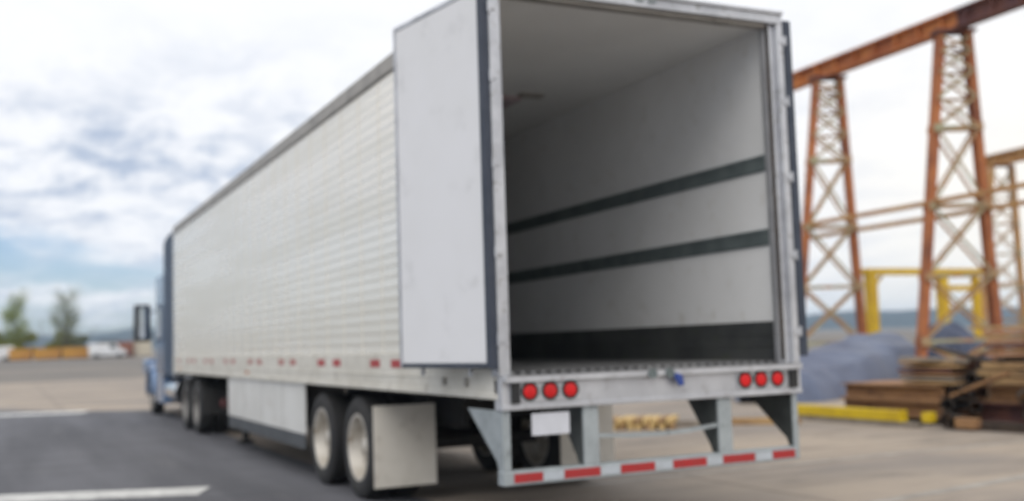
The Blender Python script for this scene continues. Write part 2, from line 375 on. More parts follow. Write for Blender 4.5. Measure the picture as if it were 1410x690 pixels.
for Y in [0.5 + i * .30 for i in range(52)]: b.box(.06, W - .06, Y, Y + .06, 1.06, 1.168)
b.build('cross_member', 'chassis', T)
b = MB(); b.box(1.60, 1.86, 2.78, 2.90, 3.98, 4.004); b.build('ceiling_vent', 'rail_grey', T, .005)
b = MB(); b.box(1.36, 1.68, 2.95, 3.40, 3.965, 4.004); b.build('interior_lamp', 'lamp_pink', T, .01)
# rear frame
fr = MB().box(-.026, .05, -.02, .11, 1.252, 4.0).build('rear_post', 'stainless', T, .004)
b = MB(); b.box(.0505, .086, .03, .11, 1.256, 4.0); b.build('post_lining', 'stainless', fr, .003)
fr = MB().box(W - .05, W + .012, -.02, .11, 1.252, 4.0).build('rear_post', 'stainless', T, .004)
b = MB(); b.box(W - .105, W - .0505, .02, .11, 1.256, 4.0); b.box(W - .128, W - .1055, .05, .11, 1.256, 4.0); b.build('post_lining', 'stainless', fr, .003)
b = MB(); b.box(W - .112, W - .108, .012, .05, 1.28, 3.99); b.build('seal_strip', 'timber_dark', fr)
b = MB(); b.box(-.012, W + .012, -.022, .11, 4.001, 4.105); b.box(-.012, W + .012, -.045, -.0225, 4.075, 4.10); hd = b.build('header', 'stainless', T, .004)
b = MB(); b.box(.087, W - .129, .02, .10, 3.972, 4.0); b.build('header_lining', 'rail_grey', hd, .003)
for xx in (1.24, 1.35):
    b = MB(); b.box(xx - .035, xx + .035, -.032, -.0225, 4.035, 4.055); b.build('marker_lamp', 'track_steel', hd, .004)
# hinges up both posts
for sx, x0 in ((-1, -.012), (1, W + .012)):
    for zz in (1.50, 2.11, 2.74, 3.36, 3.86):
        b = MB(); b.tube([(x0 + sx * .014, -.026, zz - .04), (x0 + sx * .014, -.026, zz + .04)], .012, 10)
        b.box(*sorted((x0 - sx * .035, x0 + sx * .004)), -.027, -.0205, zz - .022, zz + .022)
        b.build('door_hinge', 'stainless', T, .003)
# sill
b = MB(); b.box(-.012, W + .012, -.020, .10, 1.015, 1.251)
b.box(.0, W, -.060, -.0205, 1.205, 1.2515); b.box(-.012, W + .012, -.030, -.0205, 1.0155, 1.05)
sl = b.build('sill', 'stainless_sill', T, .005)
b = MB(); b.box(.02, W - .02, -.064, .05, 1.252, 1.256); b.build('threshold_plate', 'floor_metal', sl)
for x0, x1, side in ((.05, .60, 0), (1.97, 2.56, 1)):
    b = MB(); b.box(x0, x1, -.0275, -.0205, 1.066, 1.2); b.build('lamp_panel', 'stainless', sl, .003)
for xx in (.20, .36, .52, 2.05, 2.20, 2.36):
    b = MB(); b.lathe([(-.0285, .0), (-.0285, .067), (-.034, .067), (-.034, .050)], (xx, 0, 1.14), 'y', 24); ring = b.build('tail_lamp', 'black_rubber', sl, smooth=True)
    b = MB(); b.lathe([(-.030, .049), (-.035, .048), (-.0375, .040), (-.038, .0)], (xx, 0, 1.14), 'y', 24); b.build('lens', 'red_lens', ring, smooth=True)
for x0, x1 in ((.052, .12), (2.47, 2.55)):
    b = MB(); b.box(x0, x1, -.05, -.028, 1.062, 1.215); b.build('dock_bumper', 'black_rubber', sl, .006)
for xx in (1.19, 1.34):
    b = MB(); b.lathe([(-.061, .0), (-.061, .036), (-.075, .036), (-.075, .018), (-.066, .016), (-.066, 0)], (xx, 0, 1.225), 'y', 20); b.build('lock_keeper', 'track_steel', sl, smooth=True)
b = MB(); b.prism([(1.385, 1.225), (1.44, 1.205), (1.455, 1.13), (1.41, 1.125), (1.372, 1.19)], 'y', -.085, -.0625); b.build('seal_tag', 'blue_plastic', sl, .006)
# underride guard
G = MB().box(-.01, 2.56, -.01, .09, .50, .60).build('underride_guard', 'galvanised', T, .008)
for x0, x1 in ((.07, .29), (.46, .75), (.92, 1.21), (1.37, 1.67), (1.82, 2.12), (2.29, 2.51)):
    b = MB(); b.box(x0, x1, -.0135, -.0105, .520, .580); b.build('reflective_tape', 'red_tape', G)
for x0, x1 in ((.29, .46), (.75, .92), (1.21, 1.37), (1.67, 1.82), (2.12, 2.29)):
    b = MB(); b.box(x0 + .004, x1 - .004, -.0135, -.0105, .520, .580); b.build('reflective_tape', 'white_tape', G)
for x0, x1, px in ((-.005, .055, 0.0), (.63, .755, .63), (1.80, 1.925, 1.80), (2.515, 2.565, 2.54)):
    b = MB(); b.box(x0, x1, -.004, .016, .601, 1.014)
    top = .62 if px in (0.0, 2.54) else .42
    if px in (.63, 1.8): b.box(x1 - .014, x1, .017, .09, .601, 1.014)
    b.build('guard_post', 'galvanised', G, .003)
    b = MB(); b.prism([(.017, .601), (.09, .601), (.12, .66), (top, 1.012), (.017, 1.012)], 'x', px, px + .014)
    b.build('guard_brace', 'galvanised' if px == 0.0 else 'brace_shaded', G, .002)  # all but the leftmost brace have shade painted in as a darker colour
b = MB(); pts = [(.756, .03, .80), (1.0, .03, .782), (1.28, .03, .775), (1.55, .03, .785), (1.799, .03, .81)]
for p, q_ in zip(pts, pts[1:]): b.bar(p, q_, .03, .028)
b.build('step_rung', 'galvanised', G)
b = MB(); b.box(.22, .52, -.004, .004, .83, .985); pl = b.build('licence_plate', 'plate_white', T, .004)
b = MB(); b.box(.30, .44, .0045, .02, .95, 1.014); b.build('plate_bracket', 'chassis', pl)
# wheels
def tyre_prof(r=.50, w=.26):
    return [(-w / 2 + .02, r - .19), (-w / 2, r - .15), (-w / 2 - .004, r - .09), (-w / 2 + .008, r - .03), (-w / 2 + .03, r - .004), (-w * .22, r), (-w * .2, r - .012), (-w * .17, r - .012), (-w * .15, r),
            (w * .15, r), (w * .17, r - .012), (w * .2, r - .012), (w * .22, r), (w / 2 - .03, r - .004), (w / 2 - .008, r - .03), (w / 2 + .004, r - .09), (w / 2, r - .15), (w / 2 - .02, r - .19)]
def wheel_proto(parent, dish, rimmat, hub=True):
    """origin at wheel centre, outer side towards -x; dish = depth of the hub face"""
    wh = bpy.data.objects.new('wheel', None); COL.objects.link(wh); wh.parent = parent
    MB().lathe(tyre_prof(), (0, 0, 0), 'x', 48).build('tyre', 'black_rubber', wh, smooth=True)
    b = MB(); b.lathe([(-.115, .335), (-.125, .325), (-.118, .300), (-.02 + dish, .275), (-.01 + dish, .20), (dish - .03, .17), (dish - .03, .095), (dish - .06, .09)], (0, 0, 0), 'x', 40)
    b.lathe([(.12, .33), (.10, .29), (.02, .27), (dish + .005, .24)], (0, 0, 0), 'x', 40)
    b.build('rim', rimmat, wh, smooth=True)
    if hub:
        b = MB(); b.lathe([(dish - .02, .10), (dish - .065, .09), (dish - .08, .07), (dish - .083, 0)], (0, 0, 0), 'x', 24)
        for k in range(10):
            A = 2 * math.pi * k / 10; b.tube([(dish - .03, .145 * math.cos(A), .145 * math.sin(A)), (dish - .065, .145 * math.cos(A), .145 * math.sin(A))], .014, 6)
        b.build('hub', rimmat, wh, smooth=True)
    return wh
def set_wheels(root, axles, xs_, rimmat, proto=None):
    p = proto
    for Y in axles:
        for X, flip in xs_:
            if p is None: o = p = wheel_proto(root, .02, rimmat)
            else: o = dup(p, root)
            o.location = (X, Y, .50); o.rotation_euler = (0, 0, math.pi if flip else 0)
    return p
set_wheels(T, (3.55, 4.88), ((.165, 0), (.475, 1), (W - .475, 0), (W - .165, 1)), 'wheel_paint')
for Y in (3.55, 4.88):
    MB().tube([(.6, Y, .5), (W - .6, Y, .5)], .07, 14).build('axle', 'chassis', T, smooth=True)
b = MB()
for X in (.78, W - .84): b.box(X, X + .06, 2.6, 6.4, .72, 1.055); b.box(X - .03, X + .09, 2.6, 6.4, .70, .719)
b.box(.84, W - .84, 3.0, 3.1, .75, 1.0); b.box(.84, W - .84, 4.2, 4.3, .75, 1.0); b.box(.84, W - .84, 5.6, 5.7, .75, 1.0)
for X in (.80, W - .80):
    for Y in (3.9, 5.2): b.lathe([(-.12, .0), (-.12, .13), (.12, .15), (.12, 0)], (X, Y, .62), 'z', 16)
b.build('suspension', 'chassis', T)
for x0, x1 in ((.0, .62), (1.96, 2.585)):
    fl = MB().box(x0, x1, 2.895, 2.907, .17, .93).build('mud_flap', 'mud_flap', T, .002)
    b = MB(); b.box(x0 + .01, x1 - .01, 2.908, 2.94, .86, .94); b.box(x1 - .07 if x0 < 1 else x0 + .02, x1 - .02 if x0 < 1 else x0 + .07, 2.9085, 2.97, .9405, 1.06); b.build('flap_bracket', 'chassis', fl)
for x0, x1 in ((.016, .036), (W - .036, W - .016)):
    sk = MB().box(x0, x1, 5.50, 10.25, .50, 1.088).build('side_skirt', 'skirt_white', T, .006)
    b = MB(); b.box(x0 + .004, x1 - .004, 5.52, 10.23, .33, .499); b.build('skirt_rubber', 'grey_rubber', sk)
    for Y in (6.6, 7.8, 9.0): MB().box(x0 - .002, x1 + .002, Y, Y + .012, .51, 1.08).build('skirt_joint', 'rail_grey', sk)
for X in (.38, W - .38):
    b = MB(); b.box(X - .06, X + .06, 10.70, 10.82, .35, 1.06); b.box(X - .045, X + .045, 10.715, 10.805, .06, .3495); b.box(X - .11, X + .11, 10.62, 10.90, .015, .059)
    b.bar((X, 10.83, .95), (X, 11.5, 1.05), .05)
    b.build('landing_leg', 'chassis', T, .005)
b = MB(); b.bar((.44, 10.76, .75), (W - .44, 10.76, .75), .05); b.bar((.10, 11.0, .78), (.32, 10.85, .78), .03); b.bar((.10, 11.0, .78), (.10, 11.0, .55), .03); b.build('landing_crank', 'chassis', T)
b = MB(); b.lathe([(-.10, 0), (-.10, .07), (-.08, .085), (.08, .085), (.10, .07), (.10, 0)], (.30, 12.0, .60), 'y', 20); b.build('air_tank', 'red_paint', T, smooth=True)

# rear doors, swung open against the sides
def door(hx, ang, sgn, q=0.0, g=.095):
    """origin at the hinge line; the leaf runs along +y; its inner face looks outward (towards -sgn x)"""
    d = bpy.data.objects.new('rear_door', None); COL.objects.link(d); d.parent = T; d.location = (hx, -.005, 0); d.rotation_euler = (0, 0, ang)
    def bx(x0, x1, *r): return MB().box(*sorted((sgn * x0, sgn * x1)), *r)
    bx(.0, .07 - q, .02, 1.265, 1.31, 4.03).build('door_panel', 'white_panel', d, .004)
    bx(.071 - q, .086 - q, g + .001, 1.225, 1.345, 3.99).build('door_liner', 'door_inner', d, .006)
    b = MB(); b.box(*sorted((sgn * (.071 - q), sgn * (.09 - q))), 1.2285, 1.263, 1.315, 4.025); b.box(*sorted((sgn * (.071 - q), sgn * (.09 - q))), g + .0005, 1.2275, 3.993, 4.028); b.build('edge_trim', 'stainless', d, .004)
    b = MB()
    for y0, y1, z0, z1 in ((.022, g, 1.315, 4.025), (g + .0005, 1.2275, 1.312, 1.340)):
        b.box(*sorted((sgn * (.071 - q), sgn * (.092 - q))), y0, y1, z0, z1)
    b.build('gasket', 'gasket', d, .004)
    bx(-.002, .093 - q, -.012, .019, 1.305, 4.035).build('edge_seal', 'gasket', d, .004)
    b = MB()
    for yy in (.38, 1.05): b.tube([(-sgn * .03, yy, 1.25), (-sgn * .03, yy, 4.05)], .016, 8)
    b.build('lock_rod', 'stainless', d, smooth=True)
    bx(-.06, -.02, .5, .95, 2.2, 2.24).build('door_handle', 'stainless', d, .004)
    return d
door(-.034, R_(10), -1, .035, .045)
door(W + .026, R_(-2), 1, .02)

# ------------------------------------------------------------------ tractor
K = thing('semi_tractor', 'light blue sleeper truck coupled to the front of the trailer', 'truck', (0, 0, 0))
cx = W / 2
b = MB()
for X in (cx - .45, cx + .37): b.box(X, X + .08, 11.9, 22.9, .78, 1.02)
for Y in (12.1, 14.2, 16.6, 19.0, 22.0): b.box(cx - .369, cx + .369, Y, Y + .1, .80, 1.0)
b.build('chassis_frame', 'chassis', K)
MB().lathe([(-.03, 0), (-.03, .45), (.03, .47), (.03, 0)], (cx, 14.3, 1.02), 'z', 30).build('fifth_wheel', 'chassis', K)
def slab(poly, x0, x1): return MB().prism(poly, 'x', x0, x1)
sleeper = slab([(17.0, 1.02), (17.0, 3.95), (17.25, 4.02), (17.9, 3.92), (18.6, 3.5), (19.3, 2.92), (19.3, 1.02)], .12, W - .12).build('sleeper', 'cab_blue', K, .06, seg=3)
cabin = slab([(19.302, 1.0), (19.302, 2.86), (19.9, 2.76), (20.2, 2.62), (20.85, 2.05), (20.95, 1.0)], .24, W - .24).build('cab', 'cab_light_blue', K, .05, seg=3)
slab([(20.951, 1.0), (20.951, 1.95), (21.8, 1.82), (22.7, 1.55), (23.0, 1.2), (23.02, .7), (21.9, .7), (21.2, 1.0)], .46, W - .46).build('hood', 'cab_light_blue', K, .08, seg=3)
b = MB(); b.prism([(20.28, 2.50), (20.80, 2.05), (20.87, 2.05), (20.35, 2.54)], 'x', .34, W - .34); b.build('windscreen', 'dark_glass', cabin)
for X0, X1 in ((.232, .239), (W - .239, W - .232)):
    b = MB(); b.prism([(19.45, 2.02), (19.45, 2.62), (19.85, 2.62), (20.5, 2.1), (20.5, 2.02)], 'x', X0, X1); b.build('window', 'dark_glass', cabin)
    b = MB(); b.prism([(19.42, 1.05), (19.42, 1.98), (20.55, 1.98), (20.55, 1.05)], 'x', X0, X1); dr = b.build('door', 'cab_light_blue', cabin, .003)
    b = MB(); b.box(X0 - .012 if X0 < 1 else X1, X0 if X0 < 1 else X1 + .012, 19.5, 19.66, 1.80, 1.83); b.build('handle', 'chrome', dr)
for X0, X1 in ((.02, .045), (W - .045, W - .02)):
    slab([(16.30, .98), (16.30, 3.98), (16.75, 4.05), (17.6, 3.99), (17.9, 3.9), (17.9, 1.02)], X0, X1).build('side_fairing', 'fairing_navy', K, .008)
    s = -1 if X0 < 1 else 1; xo = X0 if s < 0 else X1
    b = MB(); b.box(min(xo, xo - s * .075), max(xo, xo - s * .075), 17.901, 19.3, 1.0, 3.25); b.build('sleeper_fairing', 'cab_blue', K, .02)
# side tanks, steps, fenders
for s, X in ((-1, .40), (1, W - .40)):
    MB().lathe([(-.75, 0), (-.75, .28), (-.72, .31), (.72, .31), (.75, .28), (.75, 0)], (X, 17.6, .66), 'y', 28).build('fuel_tank', 'chrome', K, smooth=True)
    b = MB(); b.box(X - .32, X + .30, 18.5, 19.75, .35, 1.0); b.build('side_skirt', 'cab_light_blue', K, .03)
    b = MB(); b.box(X - .34, X - .1 if s < 0 else X + .34, 19.78, 20.4, .42, .46); b.build('step', 'chrome', K, .004)
    pr = [(20.3 + .0, .55)] + [(21.05 + .72 * math.cos(A), .55 + .72 * math.sin(A)) for A in [math.pi - math.pi * i / 10 for i in range(11)]] + [(21.70, .55)] + [(21.05 + .62 * math.cos(A), .55 + .62 * math.sin(A)) for A in [math.pi * i / 10 for i in range(11)]]
    b = MB(); xa, xb = (.06, .50) if s < 0 else (W - .50, W - .06)
    ring = [(21.05 + .72 * math.cos(math.pi * i / 12), .52 + .72 * math.sin(math.pi * i / 12)) for i in range(13)] + [(21.05 + .60 * math.cos(math.pi * i / 12), .52 + .60 * math.sin(math.pi * i / 12)) for i in range(12, -1, -1)]
    b.prism(ring, 'x', xa, xb); b.build('fender', 'cab_light_blue', K, .02)
    b = MB(); b.box(xa + .04, xb, 22.0, 22.75, .95, 1.35); b.build('headlight_pod', 'cab_light_blue', K, .08, seg=3)
    b = MB(); b.box(xa + .1, xb - .06, 22.752, 22.78, 1.02, 1.25); b.build('headlight', 'headlamp', K, .01)
    # mirror on two arms
    xm = -.15 if s < 0 else W + .15; xi = .26 if s < 0 else W - .26
    mi = MB().box(xm - .19, xm + .19, 20.42, 20.60, 1.78, 2.68).build('mirror', 'black_plastic', K, .04, seg=3)
    b = MB(); b.box(xm - .08, xm + .13, 20.402, 20.418, 1.86, 2.60); b.build('mirror_glass', 'mirror_glass', mi)
    for zz in (2.5, 1.92): MB().tube([(xm, 20.5, zz), (xi, 20.45, zz)], .016, 8).build('mirror_arm', 'black_plastic', mi)
    b = MB(); b.tube([(X + (-.02 if s < 0 else .02), 17.0, 1.1), (X, 16.98, 3.6), (X, 16.80, 3.85)], .07, 12); b.build('exhaust_stack', 'chrome', K, smooth=True)
    b = MB(); b.box(*sorted((.02 if s < 0 else W - .02, .62 if s < 0 else W - .62)), 12.55, 12.57, .40, .85); b.build('mud_flap', 'black_rubber', K)
b = MB(); b.box(.22, W - .22, 23.03, 23.22, .38, .80); b.build('front_bumper', 'chrome', K, .05, seg=3)
b = MB(); b.box(.85, W - .85, 23.021, 23.05, .85, 1.45)
for i in range(7): b.box(.86, W - .86, 23.051, 23.062, .88 + i * .08, .90 + i * .08)
b.build('grille', 'chrome', K, .01)
pw = set_wheels(K, (13.55, 14.90), ((.165, 0), (.475, 1), (W - .475, 0), (W - .165, 1)), 'rim_dull')
set_wheels(K, (21.05,), ((.27, 0), (W - .27, 1)), 'wheel_paint', pw)
for Y in (13.55, 14.90, 21.05): MB().tube([(.4, Y, .5), (W - .4, Y, .5)], .08, 12).build('axle', 'chassis', K, smooth=True)
b = MB(); b.tube([(cx - .3, 16.9, 1.5), (cx - .5, 16.5, 1.0), (cx - .3, 16.25, 1.3), (cx - .3, 16.2, 1.7)], .02, 8); b.build('air_hose', 'red_paint', K, smooth=True)

# ------------------------------------------------------------------ gantry runways
DV = Vector((.904, -.427, 0))        # the way the tower legs spread
PV = Vector((.427, .904, 0))
def hw(z, H): return .33 + (1.00 - .33) * (1 - z / H)
def tower(root, c, H, levels, m_leg='rust_orange', k=1.0):
    c = Vector(c)
    tw = bpy.data.objects.new('tower', None); COL.objects.link(tw); tw.parent = root; tw.location = c
    rot = Matrix((DV, PV, Vector((0, 0, 1)))).transposed()
    lean = -.40 * k
    def P(u, v, z): u += lean * (1 - z / H); return DV * u + PV * v + Vector((0, 0, z))
    for s in (-1, 1):
        b = MB()
        for v in (-.13, .13): b.bar(P(s * hw(0, H), v, 0), P(s * hw(H, H), v, H), .17 * k, .06, upv=tuple(PV))
        b.bar(P(s * hw(0, H) + s * .06, 0, 0), P(s * hw(H, H) + s * .06, 0, H), .035, .26, upv=tuple(PV))
        b.box(-.3, .3, -.3, .3, 0, .03, rot=Matrix.Translation(P(s * hw(0, H), 0, 0)))
        b.build('leg', m_leg, tw)
    for v, mm in ((-.17, 'rust_green'), (.17, 'rust_tan')):
        b = MB(); zz = levels
        for z0, z1 in zip(zz, zz[1:]):
            b.bar(P(-hw(z0, H), v, z0), P(hw(z1, H), v, z1), .065, .02, upv=tuple(PV))
            b.bar(P(hw(z0, H), v * 1.12, z0), P(-hw(z1, H), v * 1.12, z1), .065, .02, upv=tuple(PV))
        for z0 in [q for q in zz[1:-1] if q < H * .75 or v > 0]:
            b.bar(P(-hw(z0, H), v * 1.25, z0), P(hw(z0, H), v * 1.25, z0), .08, .02, upv=tuple(PV))
        for z0 in [q for q in zz[1:-1] if q < H * .75]:       # gusset plates
            for s in (-1, 1): b.bar(P(s * hw(z0, H), v * 1.35, z0 - .10), P(s * hw(z0, H), v * 1.35, z0 + .10), .17, .012, upv=tuple(PV))
        b.build('lacing', mm, tw)
    b = MB(); b.bar(P(-.5, 0, H + .03), P(.5, 0, H + .03), .46, .06); b.build('cap_plate', 'rust_dark', tw)
    return tw
G1 = thing('gantry_runway', 'tall rusty lattice crane runway right of the trailer, carrying the long orange girder', 'crane runway', (17.75, 14, 0))
H = 8.72; LV = [.15, 1.2, 2.76, 4.45, 6.35, 7.1, 7.75, 8.25, 8.6]
cs = [(18.10, 16.42, 0), (17.86, 11.70, 0), (17.40, 7.0, 0), (18.45, 21.1, 0)]
for c in cs: tower(G1, Vector(c) - Vector((17.75, 14, 0)), H, LV)
def gx(y): return 17.86 + (y - 11.75) * .05
def girder(root, x_of, y0, y1, zb, m, hh=.46, wd=.34):
    b = MB(); a_, b_ = Vector((x_of(y0), y0, 0)), Vector((x_of(y1), y1, 0))
    for zz, w_, h_ in ((zb + .02, wd, .04), (zb + hh - .02, wd, .04), (zb + hh / 2, .03, hh - .082)):
        b.bar(a_ + Vector((0, 0, zz)), b_ + Vector((0, 0, zz)), w_, h_)
    n = int(abs(y1 - y0) / .8)
    for i in range(n + 1):
        p = a_.lerp(b_, (i + .5) / (n + 1)); 
        for s in (-1, 1): b.box(*sorted((p.x + s * .017, p.x + s * (wd / 2 - .01))), p.y - .012, p.y + .012, zb + .042, zb + hh - .042)
    b.bar(a_ + Vector((0, 0, zb + hh + .03)), b_ + Vector((0, 0, zb + hh + .03)), .07, .058)
    o = b.build('girder', m); o.parent = root; o.location = -Vector(root.location); return o
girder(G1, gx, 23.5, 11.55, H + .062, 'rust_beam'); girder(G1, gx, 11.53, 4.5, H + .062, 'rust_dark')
def ties(root, cs, z, H, m):
    for a_, c_ in cs:
        for s in (-1, 1):
            b = MB(); pa = Vector(a_) + DV * (s * hw(z, H) - .4 * (1 - z / H)) + Vector((0, 0, z)); pb = Vector(c_) + DV * (s * hw(z, H) - .4 * (1 - z / H)) + Vector((0, 0, z))
            dz_ = Vector((0, 0, -s * .10)); b.bar(pa + dz_, pb + dz_, .08, .10); b.bar(pa + dz_ + Vector((0, 0, -.057)), pb + dz_ + Vector((0, 0, -.057)), .13, .012)
            o = b.build('tie_bar', m, root); o.location = -Vector(root.location)
ties(G1, ((cs[3], cs[0]), (cs[0], cs[1]), (cs[1], cs[2])), 4.45, H, 'rust_tan')
G2 = thing('gantry_runway', 'farther rusty crane runway seen at the right edge, smaller behind the near runway', 'crane runway', (38.5, 20, 0))
H2 = 8.85; c2 = [(38.2, 27.4, 0), (37.2, 18.5, 0), (36.3, 10, 0)]
_hw = hw
def hw(z, H): return .46 + (1.05 - .46) * (1 - z / H)
for c in c2: tower(G2, Vector(c) - Vector((38.5, 20, 0)), H2, [.2, 1.8, 3.3, 4.8, 6.2, 7.4, 8.6], 'rust_tan', 1.2)
girder(G2, lambda y: 38.2 + (y - 27.4) * .11, 28.6, 6, H2 + .062, 'rust_tan', .55)
ties(G2, ((c2[0], c2[1]), (c2[1], c2[2])), 3.3, H2, 'rust_tan')
# yellow lifting frame
Y1 = thing('lifting_frame', 'yellow steel goal post frame standing beyond the near runway', 'frame', (24, 19, 0))
o3 = Vector((-24, -19, 0))
for X in (21.75, 24.85):
    b = MB(); b.box(X - .15, X + .15, 18.85, 19.15, .02, 3.27); b.box(X - .3, X + .3, 18.7, 19.3, 0, .019)
    b.build('post', 'yellow_paint', Y1, .01, loc=o3)
b = MB(); b.box(26.3, 26.5, 18.88, 19.12, 0, 3.27); b.build('post', 'yellow_paint', Y1, .01, loc=o3)
b = MB(); b.box(21.5, 27.0, 18.84, 19.16, 3.271, 3.48); b.build('top_beam', 'yellow_paint', Y1, .01, loc=o3)
b = MB(); b.box(25.001, 26.299, 18.92, 19.08, 2.74, 2.92); b.build('cross_beam', 'yellow_paint', Y1, .01, loc=o3)
for a_, c_ in (((21.9, 19, 2.9), (22.25, 19, 3.27)), ((24.70, 19, 2.9), (24.35, 19, 3.27))): MB().bar(a_, c_, .07).build('brace', 'yellow_paint', Y1, loc=o3)
# ------------------------------------------------------------------ tarpaulin heaps
def heap(name, p0, p1, wid, hgt, m, label, seed):
    p0, p1 = Vector((*p0, 0)), Vector((*p1, 0)); d = (p1 - p0); n = Vector((-d.y, d.x, 0)).normalized()
    b = MB(); nu, nv = 64, 36; rows = []
    c0 = (p0 + p1) / 2
    for i in range(nu + 1):
        u = i / nu; row = []
        for j in range(nv + 1):
            v = j / nv * 2 - 1; e = 2 * u - 1
            k_ = [(-1, 0), (-.86, .38), (-.62, .74), (-.1, .90), (.42, 1.0), (.75, .8), (.92, .4), (1, 0)]; hv = 0
            for (a0, h0), (a1, h1) in zip(k_, k_[1:]):
                if a0 <= v <= a1: hv = h0 + (h1 - h0) * (v - a0) / (a1 - a0)
            hu = hgt(u)
            z_ = hv * hu
            q_ = Vector((u * 5 + seed, v * 1.5, seed))
            z_ += .09 * noise.noise(q_ * 1.1) * hv - .085 * (1 - abs(noise.noise(Vector((u * 9 + v * 1.6, v * .8, seed + 5)))) * 3) * hv * (abs(v) < .97) + .05 * noise.noise(Vector((u * 9 + v * 2, v * 1.2, seed))) * hv 
            wob = .18 * noise.noise(Vector((u * 7, seed * 3 + (v > 0), 2)))
            ww = wid / 2 * (min(1, u * 5 + .35) * min(1, (1 - u) * 5 + .35)) + wob
            p = p0 + d * u + n * v * ww - c0
            row.append(b.bm.verts.new((p.x, p.y, max(0.004, z_ if abs(v) < .999 else .004))))
        rows.append(row)
    for i in range(nu):
        for j in range(nv): b.bm.faces.new((rows[i][j], rows[i + 1][j], rows[i + 1][j + 1], rows[i][j + 1]))
    b.bm.faces.new([r[0] for r in rows] + rows[-1][1:] + [r[-1] for r in rows[::-1]][1:] + rows[0][::-1][1:-1])
    o = b.build(name, m, smooth=True); o.location = c0
    return tag(o, label, 'tarpaulin')
heap('tarp_heap', (11.4, 12.0), (19.0, 15.0), 2.2, lambda u: (.72 + .86 * u ** .8) * (1 if u < .93 else ((1 - u) / .07) ** .5 * .9 + .1), 'tarp', 'long grey blue tarpaulin draped over a sloping heap behind the yellow barrier', 3.1)
heap('tarp_heap', (20.0, 15.6), (22.2, 14.9), 1.6, lambda u: 1.68 * math.sin(math.pi * min(1, max(.05, u * .9 + .08))) ** .5, 'tarp_dark', 'small dark navy tarpaulin mound seen between the legs of the near runway', 8.4)

# ------------------------------------------------------------------ stacks of beams and timber
def piece(kind, ln, wd, ht):
    b = MB()
    if kind == 'beam':   # I section lying along y
        t = min(.02, ht * .14)
        b.box(-wd / 2, wd / 2, -ln / 2, ln / 2, 0, t); b.box(-wd / 2, wd / 2, -ln / 2, ln / 2, ht - t, ht); b.box(-t / 2, t / 2, -ln / 2, ln / 2, t + .0005, ht - t - .0005)
    elif kind == 'pipe':
        r = ht / 2; n = 18
        b.lathe([(-ln / 2, r), (ln / 2, r), (ln / 2, r * .84), (-ln / 2, r * .84), (-ln / 2, r)], (0, 0, r), 'y', n)
    else: b.box(-wd / 2, wd / 2, -ln / 2, ln / 2, 0, ht)
    return b
def stack(name, kind, x0, nx_, pw_, y0, y1, z0, nl, ht, mats, jit, where, cat, group, gap=.012, rz=0):
    protos = {}
    for l in range(nl):
        for i in range(nx_):
            mm = mats[(l * 3 + i * 7) % len(mats)]
            if mm not in protos:
                o = piece(kind, y1 - y0, pw_ - .02, ht).build(name, mm, bevel=.004 if kind == 'plank' else 0, smooth=kind == 'pipe'); protos[mm] = o
            else: o = protos[mm].copy(); COL.objects.link(o)
            o.location = (x0 + (i + .5) * pw_, (y0 + y1) / 2 + random.uniform(-jit, jit), z0 + l * (ht + gap))
            o.rotation_euler = (0, 0, rz + random.uniform(-.012, .012))
            lay = 'topmost' if l == nl - 1 else ('bottom' if l == 0 else ('second', 'third', 'fourth', 'fifth', 'sixth')[l - 1])
            tag(o, f'{where[0]} in the {lay} layer of {where[1]}', cat, group)
rb = random.Random(3)
# low stack behind the yellow barrier
stack('steel_beam', 'beam', 9.95, 5, .26, 5.55, 7.72, .10, 2, .25, ['rust_brown', 'rust_brown', 'timber_pink'], .08, ('rust brown steel beam', 'the low brown stack'), 'steel beam', 'beams in the low stack behind the barrier', gap=.004)
stack('bearer', 'plank', 9.90, 1, 1.45, 5.7, 5.82, .005, 1, .09, ['timber_dark'], 0, ('dark timber bearer under the right end', 'the low brown stack'), 'timber', 'bearers under the low stack')
stack('bearer', 'plank', 9.90, 1, 1.45, 7.3, 7.42, .005, 1, .09, ['timber_dark'], 0, ('dark timber bearer under the left end', 'the low brown stack'), 'timber', 'bearers under the low stack')
stack('plank', 'plank', 10.02, 4, .28, 5.25, 6.35, .625, 6, .042, ['timber_tan', 'rust_brown', 'timber_tan', 'timber_grey', 'rust_dark'], .09, ('thin tan plank', 'the pile on the low brown stack'), 'plank', 'planks piled on the low stack', gap=.022)
# big stack at the right edge
stack('steel_beam', 'beam', 10.15, 4, .30, .6, 4.95, .10, 2, .26, ['rust_dark', 'rust_brown'], .15, ('dark rusted steel beam', 'the big right edge stack'), 'steel beam', 'beams in the big stack at the right edge', gap=.008)
stack('timber_baulk', 'plank', 10.15, 5, .24, .8, 4.85, .645, 3, .092, ['timber_tan', 'rust_brown', 'timber_pink'], .10, ('brown timber baulk', 'the big right edge stack'), 'timber', 'baulks in the big stack at the right edge', gap=.022)
stack('bearer', 'plank', 10.10, 1, 1.30, 4.4, 4.5, .985, 1, .06, ['timber_dark'], 0, ('dark bearer near the left end', 'the big right edge stack'), 'timber', 'bearers in the big stack')
stack('bearer', 'plank', 10.10, 1, 1.30, 2.4, 2.5, .985, 1, .06, ['timber_dark'], 0, ('dark timber bearer near the middle', 'the big right edge stack'), 'timber', 'bearers in the big stack')
stack('plank', 'plank', 10.15, 4, .29, .9, 4.85, 1.05, 6, .048, ['timber_pink', 'rust_dark', 'timber_tan', 'rust_brown', 'timber_pink'], .16, ('pinkish brown plank', 'planks topping the right edge stack'), 'plank', 'planks on top of the big stack', gap=.020)
